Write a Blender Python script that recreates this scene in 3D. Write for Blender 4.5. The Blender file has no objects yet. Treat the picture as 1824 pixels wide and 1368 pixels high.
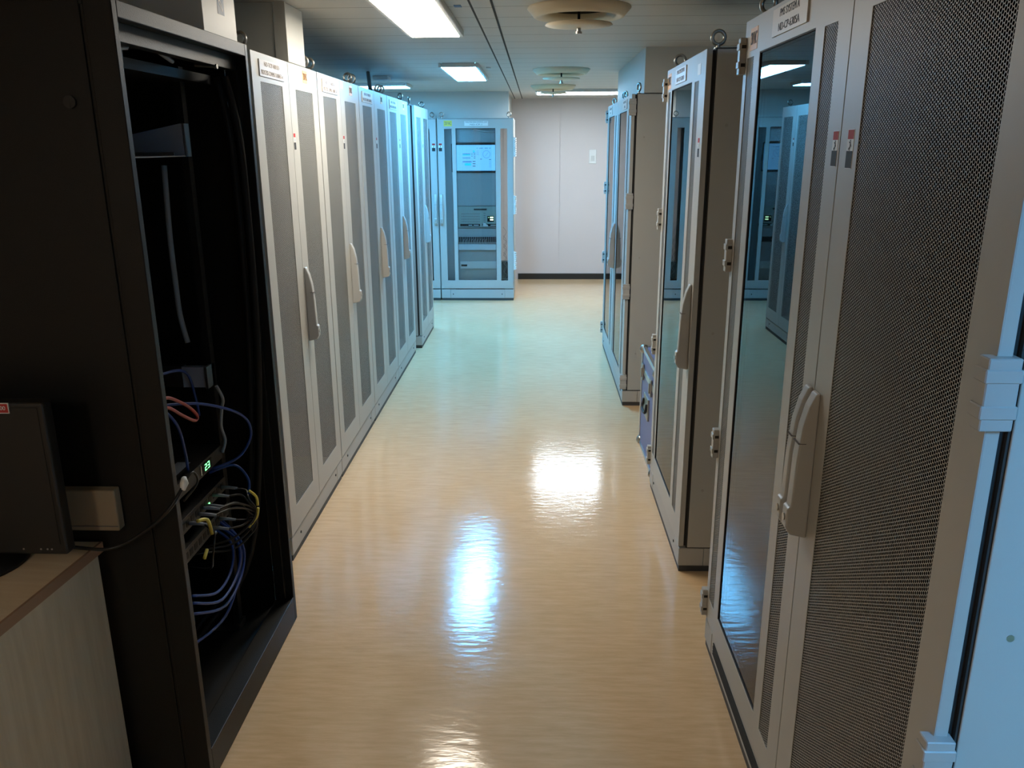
import bpy, bmesh, math, random
from mathutils import Vector, Matrix
random.seed(7)
C = bpy.context.scene.collection
PI = math.pi
CEIL = 2.205

# ------------------------------------------------------------------ materials
def new_mat(name):
    m = bpy.data.materials.new(name); m.use_nodes = True
    nt = m.node_tree
    b = nt.nodes['Principled BSDF']
    return m, nt, b
def bump(nt, b, scale, strength, dist=0.001, detail=2.0, vec=None, stretch=None):
    n = nt.nodes.new('ShaderNodeTexNoise'); n.inputs['Scale'].default_value = scale; n.inputs['Detail'].default_value = detail
    tc = nt.nodes.new('ShaderNodeTexCoord')
    src = tc.outputs['Object']
    if stretch:
        mp = nt.nodes.new('ShaderNodeMapping'); mp.inputs['Scale'].default_value = stretch
        nt.links.new(src, mp.inputs[0]); src = mp.outputs[0]
    nt.links.new(src, n.inputs['Vector'])
    bp = nt.nodes.new('ShaderNodeBump'); bp.inputs['Strength'].default_value = strength; bp.inputs['Distance'].default_value = dist
    nt.links.new(n.outputs['Fac'], bp.inputs['Height']); nt.links.new(bp.outputs['Normal'], b.inputs['Normal'])
    return bp
def paint(name, col, rough=0.5, metal=0.0, bumpscale=None, bs=0.15, bd=0.0006, spec=0.5, var=0.0):
    m, nt, b = new_mat(name)
    b.inputs['Base Color'].default_value = (*col, 1); b.inputs['Roughness'].default_value = rough
    b.inputs['Metallic'].default_value = metal; b.inputs['Specular IOR Level'].default_value = spec
    if bumpscale: bump(nt, b, bumpscale, bs, bd)
    if var:
        n = nt.nodes.new('ShaderNodeTexNoise'); n.inputs['Scale'].default_value = 3.0; n.inputs['Detail'].default_value = 5
        tc = nt.nodes.new('ShaderNodeTexCoord'); nt.links.new(tc.outputs['Object'], n.inputs['Vector'])
        r = nt.nodes.new('ShaderNodeMix'); r.data_type = 'RGBA'
        r.inputs[6].default_value = (*[c*(1-var) for c in col], 1); r.inputs[7].default_value = (*[min(1, c*(1+var)) for c in col], 1)
        nt.links.new(n.outputs['Fac'], r.inputs[0]); nt.links.new(r.outputs[2], b.inputs['Base Color'])
    return m
def emit(name, col, s):
    m, nt, b = new_mat(name)
    b.inputs['Base Color'].default_value = (0.02, 0.02, 0.02, 1)
    b.inputs['Emission Color'].default_value = (*col, 1); b.inputs['Emission Strength'].default_value = s
    return m
def math_node(nt, op, a, b=None, c=None):
    n = nt.nodes.new('ShaderNodeMath'); n.operation = op
    for i, v in enumerate((a, b, c)):
        if v is None: continue
        if isinstance(v, (int, float)): n.inputs[i].default_value = v
        else: nt.links.new(v, n.inputs[i])
    return n.outputs[0]

GREY = (0.45, 0.45, 0.425)
M = {}
M['grey'] = paint('grey_textured_paint', GREY, 0.42, bumpscale=700, bs=0.25, bd=0.0004)
M['grey_plastic'] = paint('grey_plastic', (0.44, 0.44, 0.425), 0.38)
M['plinth'] = paint('grey_plinth_paint', (0.45, 0.45, 0.43), 0.5)
M['dark_base'] = paint('dark_sealant', (0.05, 0.05, 0.05), 0.6)
M['seal'] = paint('black_seal', (0.012, 0.012, 0.012), 0.7)
M['steel'] = paint('zinc_steel', (0.42, 0.40, 0.36), 0.32, 1.0)
M['black_rack'] = paint('black_textured_paint', (0.006, 0.006, 0.0055), 0.45, bumpscale=420, bs=0.6, bd=0.0008, spec=0.32)
M['black_matte'] = paint('black_matte', (0.005, 0.005, 0.005), 0.6, spec=0.3)
M['black_plastic'] = paint('black_plastic', (0.010, 0.0095, 0.009), 0.5, bumpscale=600, bs=0.2)
M['plate'] = paint('engraved_plate', (0.62, 0.56, 0.50), 0.35)
M['ink'] = paint('dark_ink', (0.10, 0.09, 0.09), 0.6)
M['ink_soft'] = paint('grey_ink', (0.30, 0.27, 0.25), 0.6)
M['orange'] = paint('orange_label', (0.80, 0.42, 0.12), 0.45)
M['yellow'] = paint('yellow_label', (0.75, 0.62, 0.10), 0.5)
M['white'] = paint('white_label', (0.75, 0.75, 0.73), 0.45)
M['red'] = paint('red_print', (0.45, 0.05, 0.045), 0.6, spec=0.15)
M['dgrey_print'] = paint('dark_grey_print', (0.04, 0.04, 0.04), 0.6, spec=0.15)
M['blue_label'] = paint('blue_label', (0.07, 0.16, 0.35), 0.5)
M['alu'] = paint('aluminium', (0.62, 0.62, 0.62), 0.3, 1.0)
M['blue_case'] = paint('blue_laminate', (0.16, 0.19, 0.36), 0.5)
M['duct'] = paint('duct_paint', (0.54, 0.54, 0.50), 0.45, var=0.03)
M['cream'] = paint('cream_diffuser_paint', (0.72, 0.62, 0.44), 0.42)
M['shaded_body'] = paint('cabinet_interior_painted_shade', (0.03, 0.03, 0.03), 0.6)  # unlit inside of light grey cabinets, shade put into the base colour
M['dark_inner'] = paint('dark_inner', (0.03, 0.028, 0.02), 0.8)
M['wall'] = paint('pinkish_wall_laminate', (0.64, 0.575, 0.555), 0.45, var=0.03)
M['wall_plain'] = paint('wall_laminate', (0.60, 0.57, 0.54), 0.5)
M['baseboard'] = paint('black_baseboard', (0.02, 0.018, 0.016), 0.4)
M['cable_black'] = paint('black_cable', (0.010, 0.010, 0.010), 0.35, spec=0.35)
M['cable_blue'] = paint('blue_cable', (0.006, 0.045, 0.24), 0.45)
M['cable_red'] = paint('red_cable', (0.30, 0.012, 0.012), 0.4)
M['cable_grey'] = paint('grey_cable', (0.27, 0.30, 0.33), 0.4)
M['cable_white'] = paint('white_cable', (0.8, 0.74, 0.68), 0.4)
M['boot'] = paint('grey_connector_boot', (0.24, 0.27, 0.33), 0.4)
M['rack_grey'] = paint('blue_grey_tray_paint', (0.30, 0.32, 0.38), 0.5)
M['beige'] = paint('beige_box_plastic', (0.26, 0.20, 0.13), 0.5)
M['fixture'] = paint('light_fixture_frame', (0.6, 0.6, 0.58), 0.4)
M['panel_green'] = paint('grey_green_panel', (0.40, 0.43, 0.37), 0.5)
M['led'] = emit('green_led_digits', (0.15, 1.0, 0.25), 3.0)
M['led_pale'] = emit('pale_green_digits', (0.5, 1.0, 0.6), 2.2)
M['display_bg'] = emit('display_background', (0.10, 0.40, 0.80), 1.0)
M['display_ink'] = emit('display_ink', (0.01, 0.05, 0.18), 0.5)
M['display_cyan'] = emit('display_cyan', (0.0, 0.42, 0.75), 1.0)
M['display_mid'] = emit('display_mid_blue', (0.04, 0.17, 0.5), 0.9)
M['lamp_warm'] = emit('lamp_neutral_white', (1.0, 0.90, 0.75), 23)
M['lamp_blue'] = emit('lamp_cold_blue', (0.11, 0.52, 1.0), 60)
M['lamp_cool'] = emit('lamp_cool_white', (0.78, 0.90, 1.0), 22)
M['added_light_side'] = emit('added_light_side_blue', (0.13, 0.50, 1.0), 70)
M['added_light_aisle'] = emit('added_light_aisle_cool', (0.62, 0.85, 1.0), 16)
M['added_light_rear'] = emit('added_light_rear_white', (1.0, 0.85, 0.66), 14)

def glass(name, tint, rough=0.0):
    m = bpy.data.materials.new(name); m.use_nodes = True; nt = m.node_tree; nt.nodes.clear()
    out = nt.nodes.new('ShaderNodeOutputMaterial'); mx = nt.nodes.new('ShaderNodeMixShader')
    fr = nt.nodes.new('ShaderNodeFresnel'); fr.inputs['IOR'].default_value = 1.5
    tr = nt.nodes.new('ShaderNodeBsdfTransparent'); tr.inputs['Color'].default_value = (*tint, 1)
    gl = nt.nodes.new('ShaderNodeBsdfGlossy'); gl.inputs['Roughness'].default_value = rough
    nt.links.new(fr.outputs[0], mx.inputs[0]); nt.links.new(tr.outputs[0], mx.inputs[1]); nt.links.new(gl.outputs[0], mx.inputs[2])
    nt.links.new(mx.outputs[0], out.inputs[0])
    return m
M['glass_dark'] = glass('tinted_glass', (0.30, 0.34, 0.35))
M['glass_clear'] = glass('clear_glass', (0.92, 0.95, 0.96))

def perforated(name, a, b, r):
    m, nt, p = new_mat(name)
    p.inputs['Base Color'].default_value = (*GREY, 1); p.inputs['Roughness'].default_value = 0.45
    tc = nt.nodes.new('ShaderNodeTexCoord'); sp = nt.nodes.new('ShaderNodeSeparateXYZ')
    nt.links.new(tc.outputs['Object'], sp.inputs[0])
    def dist(ox, oz):
        x = math_node(nt, 'ADD', sp.outputs[0], ox); z = math_node(nt, 'ADD', sp.outputs[2], oz)
        fx = math_node(nt, 'MULTIPLY', math_node(nt, 'SUBTRACT', math_node(nt, 'FRACT', math_node(nt, 'DIVIDE', x, 2*a)), 0.5), 2*a)
        fz = math_node(nt, 'MULTIPLY', math_node(nt, 'SUBTRACT', math_node(nt, 'FRACT', math_node(nt, 'DIVIDE', z, b)), 0.5), b)
        return math_node(nt, 'ADD', math_node(nt, 'MULTIPLY', fx, fx), math_node(nt, 'MULTIPLY', fz, fz))
    d = math_node(nt, 'MINIMUM', dist(0, 0), dist(a, b/2))
    hole = math_node(nt, 'LESS_THAN', d, r*r)
    tr = nt.nodes.new('ShaderNodeBsdfTransparent'); mx = nt.nodes.new('ShaderNodeMixShader')
    out = nt.nodes['Material Output']
    nt.links.new(hole, mx.inputs[0]); nt.links.new(p.outputs[0], mx.inputs[1]); nt.links.new(tr.outputs[0], mx.inputs[2])
    nt.links.new(mx.outputs[0], out.inputs[0])
    return m
M['perf'] = perforated('perforated_sheet', 0.0057, 0.0066, 0.0028)

def floor_mat():
    m, nt, b = new_mat('beige_streaked_vinyl')
    tc = nt.nodes.new('ShaderNodeTexCoord')
    mp = nt.nodes.new('ShaderNodeMapping'); mp.inputs['Scale'].default_value = (4.5, 32.0, 1.0)
    nt.links.new(tc.outputs['Object'], mp.inputs[0])
    n = nt.nodes.new('ShaderNodeTexNoise'); n.inputs['Scale'].default_value = 1.6; n.inputs['Detail'].default_value = 8; n.inputs['Roughness'].default_value = 0.65
    nt.links.new(mp.outputs[0], n.inputs['Vector'])
    cr = nt.nodes.new('ShaderNodeValToRGB')
    cr.color_ramp.elements[0].position = 0.30; cr.color_ramp.elements[0].color = (0.63, 0.425, 0.235, 1)
    cr.color_ramp.elements[1].position = 0.68; cr.color_ramp.elements[1].color = (0.75, 0.53, 0.315, 1)
    e = cr.color_ramp.elements.new(0.5); e.color = (0.695, 0.48, 0.275, 1)
    nt.links.new(n.outputs['Fac'], cr.inputs[0])
    n2 = nt.nodes.new('ShaderNodeTexNoise'); n2.inputs['Scale'].default_value = 1.3; n2.inputs['Detail'].default_value = 4
    nt.links.new(tc.outputs['Object'], n2.inputs['Vector'])
    mx = nt.nodes.new('ShaderNodeMix'); mx.data_type = 'RGBA'; mx.blend_type = 'MULTIPLY'; mx.inputs[0].default_value = 0.25
    nt.links.new(cr.outputs[0], mx.inputs[6])
    cr2 = nt.nodes.new('ShaderNodeValToRGB'); cr2.color_ramp.elements[0].color = (0.75, 0.72, 0.68, 1); cr2.color_ramp.elements[1].color = (1, 1, 1, 1)
    cr2.color_ramp.elements[0].position = 0.3; cr2.color_ramp.elements[1].position = 0.65
    nt.links.new(n2.outputs['Fac'], cr2.inputs[0]); nt.links.new(cr2.outputs[0], mx.inputs[7])
    nt.links.new(mx.outputs[2], b.inputs['Base Color'])
    mr = nt.nodes.new('ShaderNodeMapRange'); mr.inputs['To Min'].default_value = 0.06; mr.inputs['To Max'].default_value = 0.20
    n3 = nt.nodes.new('ShaderNodeTexNoise'); n3.inputs['Scale'].default_value = 4.0; n3.inputs['Detail'].default_value = 6
    nt.links.new(tc.outputs['Object'], n3.inputs['Vector'])
    nt.links.new(n3.outputs['Fac'], mr.inputs['Value']); nt.links.new(mr.outputs[0], b.inputs['Roughness'])
    mp2 = nt.nodes.new('ShaderNodeMapping'); mp2.inputs['Scale'].default_value = (9.0, 26.0, 1.0)
    nt.links.new(tc.outputs['Object'], mp2.inputs[0])
    n4 = nt.nodes.new('ShaderNodeTexNoise'); n4.inputs['Scale'].default_value = 1.5; n4.inputs['Detail'].default_value = 3
    nt.links.new(mp2.outputs[0], n4.inputs['Vector'])
    bp = nt.nodes.new('ShaderNodeBump'); bp.inputs['Strength'].default_value = 0.6; bp.inputs['Distance'].default_value = 0.0014
    nt.links.new(n4.outputs['Fac'], bp.inputs['Height']); nt.links.new(bp.outputs[0], b.inputs['Normal'])
    b.inputs['Specular IOR Level'].default_value = 0.55
    return m
M['floor'] = floor_mat()

def wood_mat(name, c0, c1, scale):
    m, nt, b = new_mat(name)
    tc = nt.nodes.new('ShaderNodeTexCoord'); mp = nt.nodes.new('ShaderNodeMapping'); mp.inputs['Scale'].default_value = scale
    nt.links.new(tc.outputs['Object'], mp.inputs[0])
    n = nt.nodes.new('ShaderNodeTexNoise'); n.inputs['Scale'].default_value = 2.0; n.inputs['Detail'].default_value = 7
    nt.links.new(mp.outputs[0], n.inputs['Vector'])
    cr = nt.nodes.new('ShaderNodeValToRGB'); cr.color_ramp.elements[0].position = 0.3; cr.color_ramp.elements[1].position = 0.7
    cr.color_ramp.elements[0].color = (*c0, 1); cr.color_ramp.elements[1].color = (*c1, 1)
    nt.links.new(n.outputs['Fac'], cr.inputs[0]); nt.links.new(cr.outputs[0], b.inputs['Base Color'])
    b.inputs['Roughness'].default_value = 0.35
    return m
M['birch_top'] = wood_mat('birch_laminate_top', (0.70, 0.52, 0.33), (0.80, 0.64, 0.44), (3, 28, 3))
M['birch_side'] = wood_mat('birch_laminate_side', (0.55, 0.48, 0.34), (0.66, 0.59, 0.44), (20, 28, 2))
M['edge_band'] = paint('brown_edge_band', (0.34, 0.20, 0.12), 0.4)

def ceiling_mat():
    m, nt, b = new_mat('ceiling_planks')
    tc = nt.nodes.new('ShaderNodeTexCoord'); sp = nt.nodes.new('ShaderNodeSeparateXYZ'); nt.links.new(tc.outputs['Object'], sp.inputs[0])
    f = math_node(nt, 'FRACT', math_node(nt, 'DIVIDE', math_node(nt, 'ADD', sp.outputs[1], 20.03), 0.30))
    g = math_node(nt, 'LESS_THAN', f, 0.03)
    mx = nt.nodes.new('ShaderNodeMix'); mx.data_type = 'RGBA'
    mx.inputs[6].default_value = (0.56, 0.54, 0.50, 1); mx.inputs[7].default_value = (0.22, 0.19, 0.15, 1)
    nt.links.new(g, mx.inputs[0]); nt.links.new(mx.outputs[2], b.inputs['Base Color'])
    bp = nt.nodes.new('ShaderNodeBump'); bp.inputs['Strength'].default_value = 0.6; bp.inputs['Distance'].default_value = 0.004; bp.invert = True
    nt.links.new(g, bp.inputs['Height']); nt.links.new(bp.outputs[0], b.inputs['Normal'])
    b.inputs['Roughness'].default_value = 0.5
    return m
M['ceiling'] = ceiling_mat()

# ------------------------------------------------------------------ mesh builder
class MB:
    def __init__(s): s.v = []; s.f = []; s.mi = []; s.sm = []
    def add(s, vs, fs, mi=0, smooth=False):
        o = len(s.v); s.v += [tuple(v) for v in vs]
        for f in fs: s.f.append([i+o for i in f]); s.mi.append(mi); s.sm.append(smooth)
        return s
    def box(s, a, b, mi=0):
        (x0, y0, z0), (x1, y1, z1) = [(min(p, q)) for p, q in zip(a, b)], [(max(p, q)) for p, q in zip(a, b)]
        return s.add([(x0,y0,z0),(x1,y0,z0),(x1,y1,z0),(x0,y1,z0),(x0,y0,z1),(x1,y0,z1),(x1,y1,z1),(x0,y1,z1)],
              [(0,3,2,1),(4,5,6,7),(0,1,5,4),(1,2,6,5),(2,3,7,6),(3,0,4,7)], mi)
    def tube(s, pts, r, n=8, mi=0, closed=False, cap=True):
        pts = [Vector(p) for p in pts]; N = len(pts); rings = []
        up = None
        for i, p in enumerate(pts):
            if closed: t = pts[(i+1) % N]-pts[i-1]
            else: t = pts[min(i+1, N-1)]-pts[max(i-1, 0)]
            t.normalize()
            if up is None:
                up = Vector((0, 0, 1)) if abs(t.z) < 0.9 else Vector((1, 0, 0))
            sd = t.cross(up).normalized(); up = sd.cross(t).normalized()
            rr = r[i] if isinstance(r, (list, tuple)) else r
            rings.append([p+sd*math.cos(2*PI*k/n)*rr+up*math.sin(2*PI*k/n)*rr for k in range(n)])
        vs = [v for q in rings for v in q]; fs = []
        for i in range(N if closed else N-1):
            j = (i+1) % N
            for k in range(n): fs.append((i*n+k, i*n+(k+1) % n, j*n+(k+1) % n, j*n+k))
        if cap and not closed: fs += [tuple(range(n-1, -1, -1)), tuple(range((N-1)*n, N*n))]
        return s.add(vs, fs, mi, True)
    def cyl(s, p0, p1, r, n=20, mi=0, r1=None):
        p0, p1 = Vector(p0), Vector(p1); t = (p1-p0).normalized()
        u = t.orthogonal().normalized(); w = t.cross(u); r1 = r if r1 is None else r1
        vs = [p0+(u*math.cos(2*PI*k/n)+w*math.sin(2*PI*k/n))*r for k in range(n)]+[p1+(u*math.cos(2*PI*k/n)+w*math.sin(2*PI*k/n))*r1 for k in range(n)]
        s.add(vs, [(k, (k+1) % n, n+(k+1) % n, n+k) for k in range(n)], mi, True)
        s.add(vs, [tuple(range(n-1, -1, -1)), tuple(range(n, 2*n))], mi)
        return s
    def lathe(s, c, prof, n=48, mi=0):
        vs = []; 
        for r, z in prof:
            for k in range(n): vs.append((c[0]+r*math.cos(2*PI*k/n), c[1]+r*math.sin(2*PI*k/n), c[2]+z))
        fs = [(i*n+k, i*n+(k+1) % n, (i+1)*n+(k+1) % n, (i+1)*n+k) for i in range(len(prof)-1) for k in range(n)]
        return s.add(vs, fs, mi, True)
    def prism(s, poly, axis, a, b, mi=0):
        # poly: 2D points; extruded along axis 0/1/2 from a to b
        def P(p, h):
            if axis == 0: return (h, p[0], p[1])
            if axis == 1: return (p[0], h, p[1])
            return (p[0], p[1], h)
        n = len(poly)
        return s.add([P(p, a) for p in poly]+[P(p, b) for p in poly],
              [tuple(range(n)), tuple(range(2*n-1, n-1, -1))]+[(k, (k+1) % n, n+(k+1) % n, n+k) for k in range(n)], mi)
    def torus(s, c, R, r, rot=0.0, n=28, m=10, mi=0):
        pts = [Vector((math.cos(2*PI*k/n)*R*math.cos(rot), math.cos(2*PI*k/n)*R*math.sin(rot), math.sin(2*PI*k/n)*R))+Vector(c) for k in range(n)]
        nrm = Vector((-math.sin(rot), math.cos(rot), 0)); vs = []; fs = []
        for p in pts:
            d = (p-Vector(c)).normalized()
            for k in range(m): vs.append(p+d*math.cos(2*PI*k/m)*r+nrm*math.sin(2*PI*k/m)*r)
        for i in range(n):
            j = (i+1) % n
            for k in range(m): fs.append((i*m+k, i*m+(k+1) % m, j*m+(k+1) % m, j*m+k))
        return s.add(vs, fs, mi, True)
    def holed(s, x0, x1, z0, z1, holes, y0, y1, mi=0):
        # plate in XZ with rectangular holes (hx0,hx1,hz0,hz1), thickness y0..y1
        xs = sorted({x0, x1, *[h[0] for h in holes], *[h[1] for h in holes]}); zs = sorted({z0, z1, *[h[2] for h in holes], *[h[3] for h in holes]})
        nx, nz = len(xs)-1, len(zs)-1
        def solid(i, j):
            if i < 0 or j < 0 or i >= nx or j >= nz: return False
            cx, cz = (xs[i]+xs[i+1])/2, (zs[j]+zs[j+1])/2
            return not any(h[0] < cx < h[1] and h[2] < cz < h[3] for h in holes)
        vs = [(x, y, z) for y in (y0, y1) for z in zs for x in xs]; W = nx+1; L = W*(nz+1); fs = []
        for i in range(nx):
            for j in range(nz):
                if not solid(i, j): continue
                a, b, c, d = j*W+i, j*W+i+1, (j+1)*W+i+1, (j+1)*W+i
                fs += [(a, b, c, d), (L+d, L+c, L+b, L+a)]
                if not solid(i-1, j): fs.append((a, d, L+d, L+a))
                if not solid(i+1, j): fs.append((b, L+b, L+c, c))
                if not solid(i, j-1): fs.append((a, L+a, L+b, b))
                if not solid(i, j+1): fs.append((d, c, L+c, L+d))
        return s.add(vs, fs, mi)
    def build(s, name, mats, parent=None, bevel=0.0, seg=2):
        me = bpy.data.meshes.new(name); me.from_pydata(s.v, [], s.f)
        for m in (mats if isinstance(mats, (list, tuple)) else [mats]): me.materials.append(M[m] if isinstance(m, str) else m)
        for p, mi, sm in zip(me.polygons, s.mi, s.sm): p.material_index = mi; p.use_smooth = sm
        bm = bmesh.new(); bm.from_mesh(me)
        bmesh.ops.recalc_face_normals(bm, faces=bm.faces); bm.to_mesh(me); bm.free(); me.update()
        o = bpy.data.objects.new(name, me); C.objects.link(o)
        if parent is not None: o.parent = parent
        if bevel:
            md = o.modifiers.new('bevel', 'BEVEL'); md.width = bevel; md.segments = seg; md.limit_method = 'ANGLE'; md.angle_limit = 0.6
        return o
def tag(o, label, cat, group=None):
    o['label'] = label; o['category'] = cat
    if group: o['group'] = group
    return o
def thing(name, label, cat, loc=(0,0,0), rz=0.0, group=None):
    o = bpy.data.objects.new(name, None); C.objects.link(o); o.location = loc; o.rotation_euler = (0, 0, rz); o.empty_display_size = 0.1
    return tag(o, label, cat, group)
def struct(o): o['kind'] = 'structure'; return o
def copy_tree(o, parent=None):
    c = o.copy(); C.objects.link(c)
    if parent is not None: c.parent = parent
    for ch in o.children: copy_tree(ch, c)
    return c
def text_mesh(txt, size, mat, parent, loc, rot=(PI/2, 0, 0), width=None, name='lettering', height=None):
    cu = bpy.data.curves.new('text', 'FONT'); cu.body = txt; cu.size = size; cu.align_x = 'CENTER'; cu.align_y = 'CENTER'; cu.extrude = 0.0003
    to = bpy.data.objects.new('text', cu); C.objects.link(to)
    dg = bpy.context.evaluated_depsgraph_get(); me = bpy.data.meshes.new_from_object(to.evaluated_get(dg))
    bpy.data.objects.remove(to); bpy.data.curves.remove(cu)
    xs = [v.co.x for v in me.vertices]; w = max(xs)-min(xs); ys = [v.co.y for v in me.vertices]; h = max(ys)-min(ys)
    sx = (width/w) if width else 1.0; sy = (height/h) if height else 1.0
    R = Matrix.Translation(loc) @ Matrix.Rotation(rot[2], 4, 'Z') @ Matrix.Rotation(rot[0], 4, 'X')
    me.transform(R @ Matrix.Diagonal((sx, sy, 1, 1)))
    me.materials.clear(); me.materials.append(M[mat]); me.name = name
    o = bpy.data.objects.new(name, me); C.objects.link(o); o.parent = parent
    return o
def smooth_pts(pts, n=6):
    pts = [Vector(p) for p in pts]; out = []
    for i in range(len(pts)-1):
        p0, p1, p2, p3 = pts[max(i-1, 0)], pts[i], pts[i+1], pts[min(i+2, len(pts)-1)]
        for k in range(n):
            t = k/n
            out.append(0.5*((2*p1)+(p2-p0)*t+(2*p0-5*p1+4*p2-p3)*t*t+(3*p1-p0-3*p2+p3)*t**3))
    return out+[pts[-1]]

# ------------------------------------------------------------------ room shell
XL, XR, YB, YF = -2.7, 2.3, -3.2, 10.51
struct(MB().box((XL, YB, -0.1), (XR, YF, 0)).build('floor', 'floor'))
struct(MB().box((XL, YB, CEIL), (XR, YF, CEIL+0.1)).build('ceiling', 'ceiling'))
wb = MB().box((XL, YF+0.012, 0), (XR, YF+0.1, CEIL))
for x0, x1 in ((XL, -1.4), (-1.397, -0.42), (-0.417, 0.278), (0.281, 0.98), (0.983, 1.68), (1.683, XR)): wb.box((x0, YF, 0.0), (x1, YF+0.012, CEIL))
struct(wb.build('wall_back', 'wall'))
struct(MB().box((XL-0.1, YB, 0), (XL, YF+0.1, CEIL)).build('wall_left', 'wall_plain'))
struct(MB().box((XR, YB, 0), (XR+0.1, YF+0.1, CEIL)).build('wall_right', 'wall_plain'))
struct(MB().box((XL-0.1, YB-0.1, 0), (XR+0.1, YB, CEIL)).build('wall_front', 'wall_plain'))
struct(MB().box((0.76, YB, 0), (0.82, 0.15, CEIL)).build('added_light_block', 'wall_plain'))  # added unseen partition, keeps the blue side light off the desk
struct(MB().box((-0.24, YF-0.012, 0), (XR, YF, 0.073)).build('baseboard_back', 'baseboard'))
struct(MB().box((XL, 9.12, 1.937), (-0.312, YF, CEIL)).box((-0.312, 9.12, 1.937), (-0.305, 9.14, CEIL)).build('wall_bulkhead_back', 'duct'))
struct(MB().box((0.634, 5.165, 1.95), (XR, 6.86, CEIL)).build('wall_bulkhead_right', 'duct'))
st = MB().box((-0.268, YB, CEIL-0.005), (-0.19, YF, CEIL)).box((-0.279, YB, CEIL-0.002), (-0.268, YF, CEIL), 1).box((-0.19, YB, CEIL-0.002), (-0.181, YF, CEIL), 1)
struct(st.build('trim_1', ['ceiling', 'dark_inner']))

# ------------------------------------------------------------------ cabinets
# local frame: front plane y=0 facing -y, x along the width, body behind
def eye_bolt(par, x, y, z, rot):
    b = MB().cyl((x, y, z-0.002), (x, y, z+0.004), 0.014, 18).cyl((x, y, z), (x, y, z+0.014), 0.007, 14)
    b.torus((x, y, z+0.036), 0.0215, 0.0062, rot)
    return b.build('eye_bolt', 'steel', par)
def handle(door, x, zc, w=0.03):
    poly = [(0, 0.165), (-0.008, 0.163), (-0.020, 0.135), (-0.030, 0.09), (-0.036, 0.02), (-0.038, -0.06), (-0.039, -0.088), (-0.046, -0.092), (-0.046, -0.135), (-0.036, -0.152), (0, -0.16)]
    o = MB().prism([(y, z+zc) for y, z in poly], 0, x-w/2, x+w/2).build('handle', 'grey_plastic', door, 0.005, 3)
    MB().cyl((x, -0.046, zc-0.115), (x, -0.0485, zc-0.115), 0.008, 16).build('handle_lock', 'steel', o)
    MB().box((x-w/2-0.0004, -0.0368, zc+0.055), (x+w/2+0.0004, -0.02, zc+0.0565)).build('handle_joint', 'ink', o)
    return o
def hinge(par, x, zc, side):
    # side -1: hinge on the x=0 edge, +1: on the far edge
    m = MB()
    x0, x1 = (x-0.014, x+0.012) if side < 0 else (x-0.012, x+0.014)
    m.box((x0, -0.016, zc-0.048), (x1, 0.026, zc+0.048))
    for dz in (-0.03, 0.018): m.box((x0-0.002, -0.019, zc+dz-0.002), (x1+0.002, 0.028, zc+dz+0.016))
    sx = x1+0.0005 if side < 0 else x0-0.0005
    for dz in (-0.029, 0.019): m.box((sx-0.002, -0.013, zc+dz), (sx+0.0022, 0.002, zc+dz+0.011), 1)
    return m.build('hinge', ['grey_plastic', 'seal'], par, 0.0015, 1)
def perf_panel(door, x0, x1, z0, z1):
    m = MB()
    for y in (0.0020, 0.0023): m.add([(x0-0.004, y, z0-0.004), (x1+0.004, y, z0-0.004), (x1+0.004, y, z1+0.004), (x0-0.004, y, z1+0.004)], [(0, 1, 2, 3)])
    return m.build('perforated_panel', 'perf', door)
def warning_sticker(door, x, z, s=1.0):
    w, h = 0.015*s, 0.0335*s; y = -0.0006
    m = MB().box((x-w, y, z-h), (x+w, 0.0, z+h), 0)
    m.box((x-w*0.9, y-0.0003, z+h*0.5), (x+w*0.9, y, z+h*0.97), 1)
    m.box((x-w*0.95, y-0.0003, z-h*0.97), (x+w*0.95, y, z-h*0.1), 2)
    def limb(a, b, t):
        a, b = Vector(a), Vector(b); d = (b-a).normalized(); p = Vector((-d.y, d.x))*t
        m.add([(x+q.x*s, y-0.0004, z+q.y*s) for q in (a-p, a+p, b+p, b-p)], [(0, 1, 2, 3)], 2)
    limb((0.001, 0.012), (0.001, 0.0035), 0.0016); limb((0.001, 0.004), (-0.006, -0.001), 0.0012); limb((0.0005, 0.004), (-0.001, -0.003), 0.0012)
    limb((0.001, 0.010), (0.006, 0.004), 0.0010); limb((0.001, 0.010), (-0.005, 0.012), 0.0010); limb((0.0012, 0.0125), (0.0012, 0.0155), 0.0018)
    return m.build('warning_sticker', ['white', 'red', 'dgrey_print'], door)
def name_plate(par, x0, x1, z0, z1, lines, mat='plate', ink='ink', t=0.004):
    o = MB().box((x0, -t, z0), (x1, 0, z1)).build('name_plate', mat, par, 0.0006, 1)
    n = len(lines)
    for i, (tx, wf) in enumerate(lines):
        zc = z1-(z1-z0)*(i+0.5)/n
        text_mesh(tx, 0.02, ink, o, ((x0+x1)/2, -t-0.0004, zc), width=(x1-x0)*wf, height=(z1-z0)/n*0.55)
    return o
def door_frame(cab, x0, x1, z0, z1, holes):
    m = MB().holed(x0, x1, z0, z1, holes, 0.0, 0.0018)
    m.holed(x0+0.0005, x1-0.0005, z0+0.0005, z1-0.0005, [(x0+0.02, x1-0.02, z0+0.02, z1-0.02)], 0.0018, 0.02)
    return m.build('door', 'grey', cab, 0.0008, 2)
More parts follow.
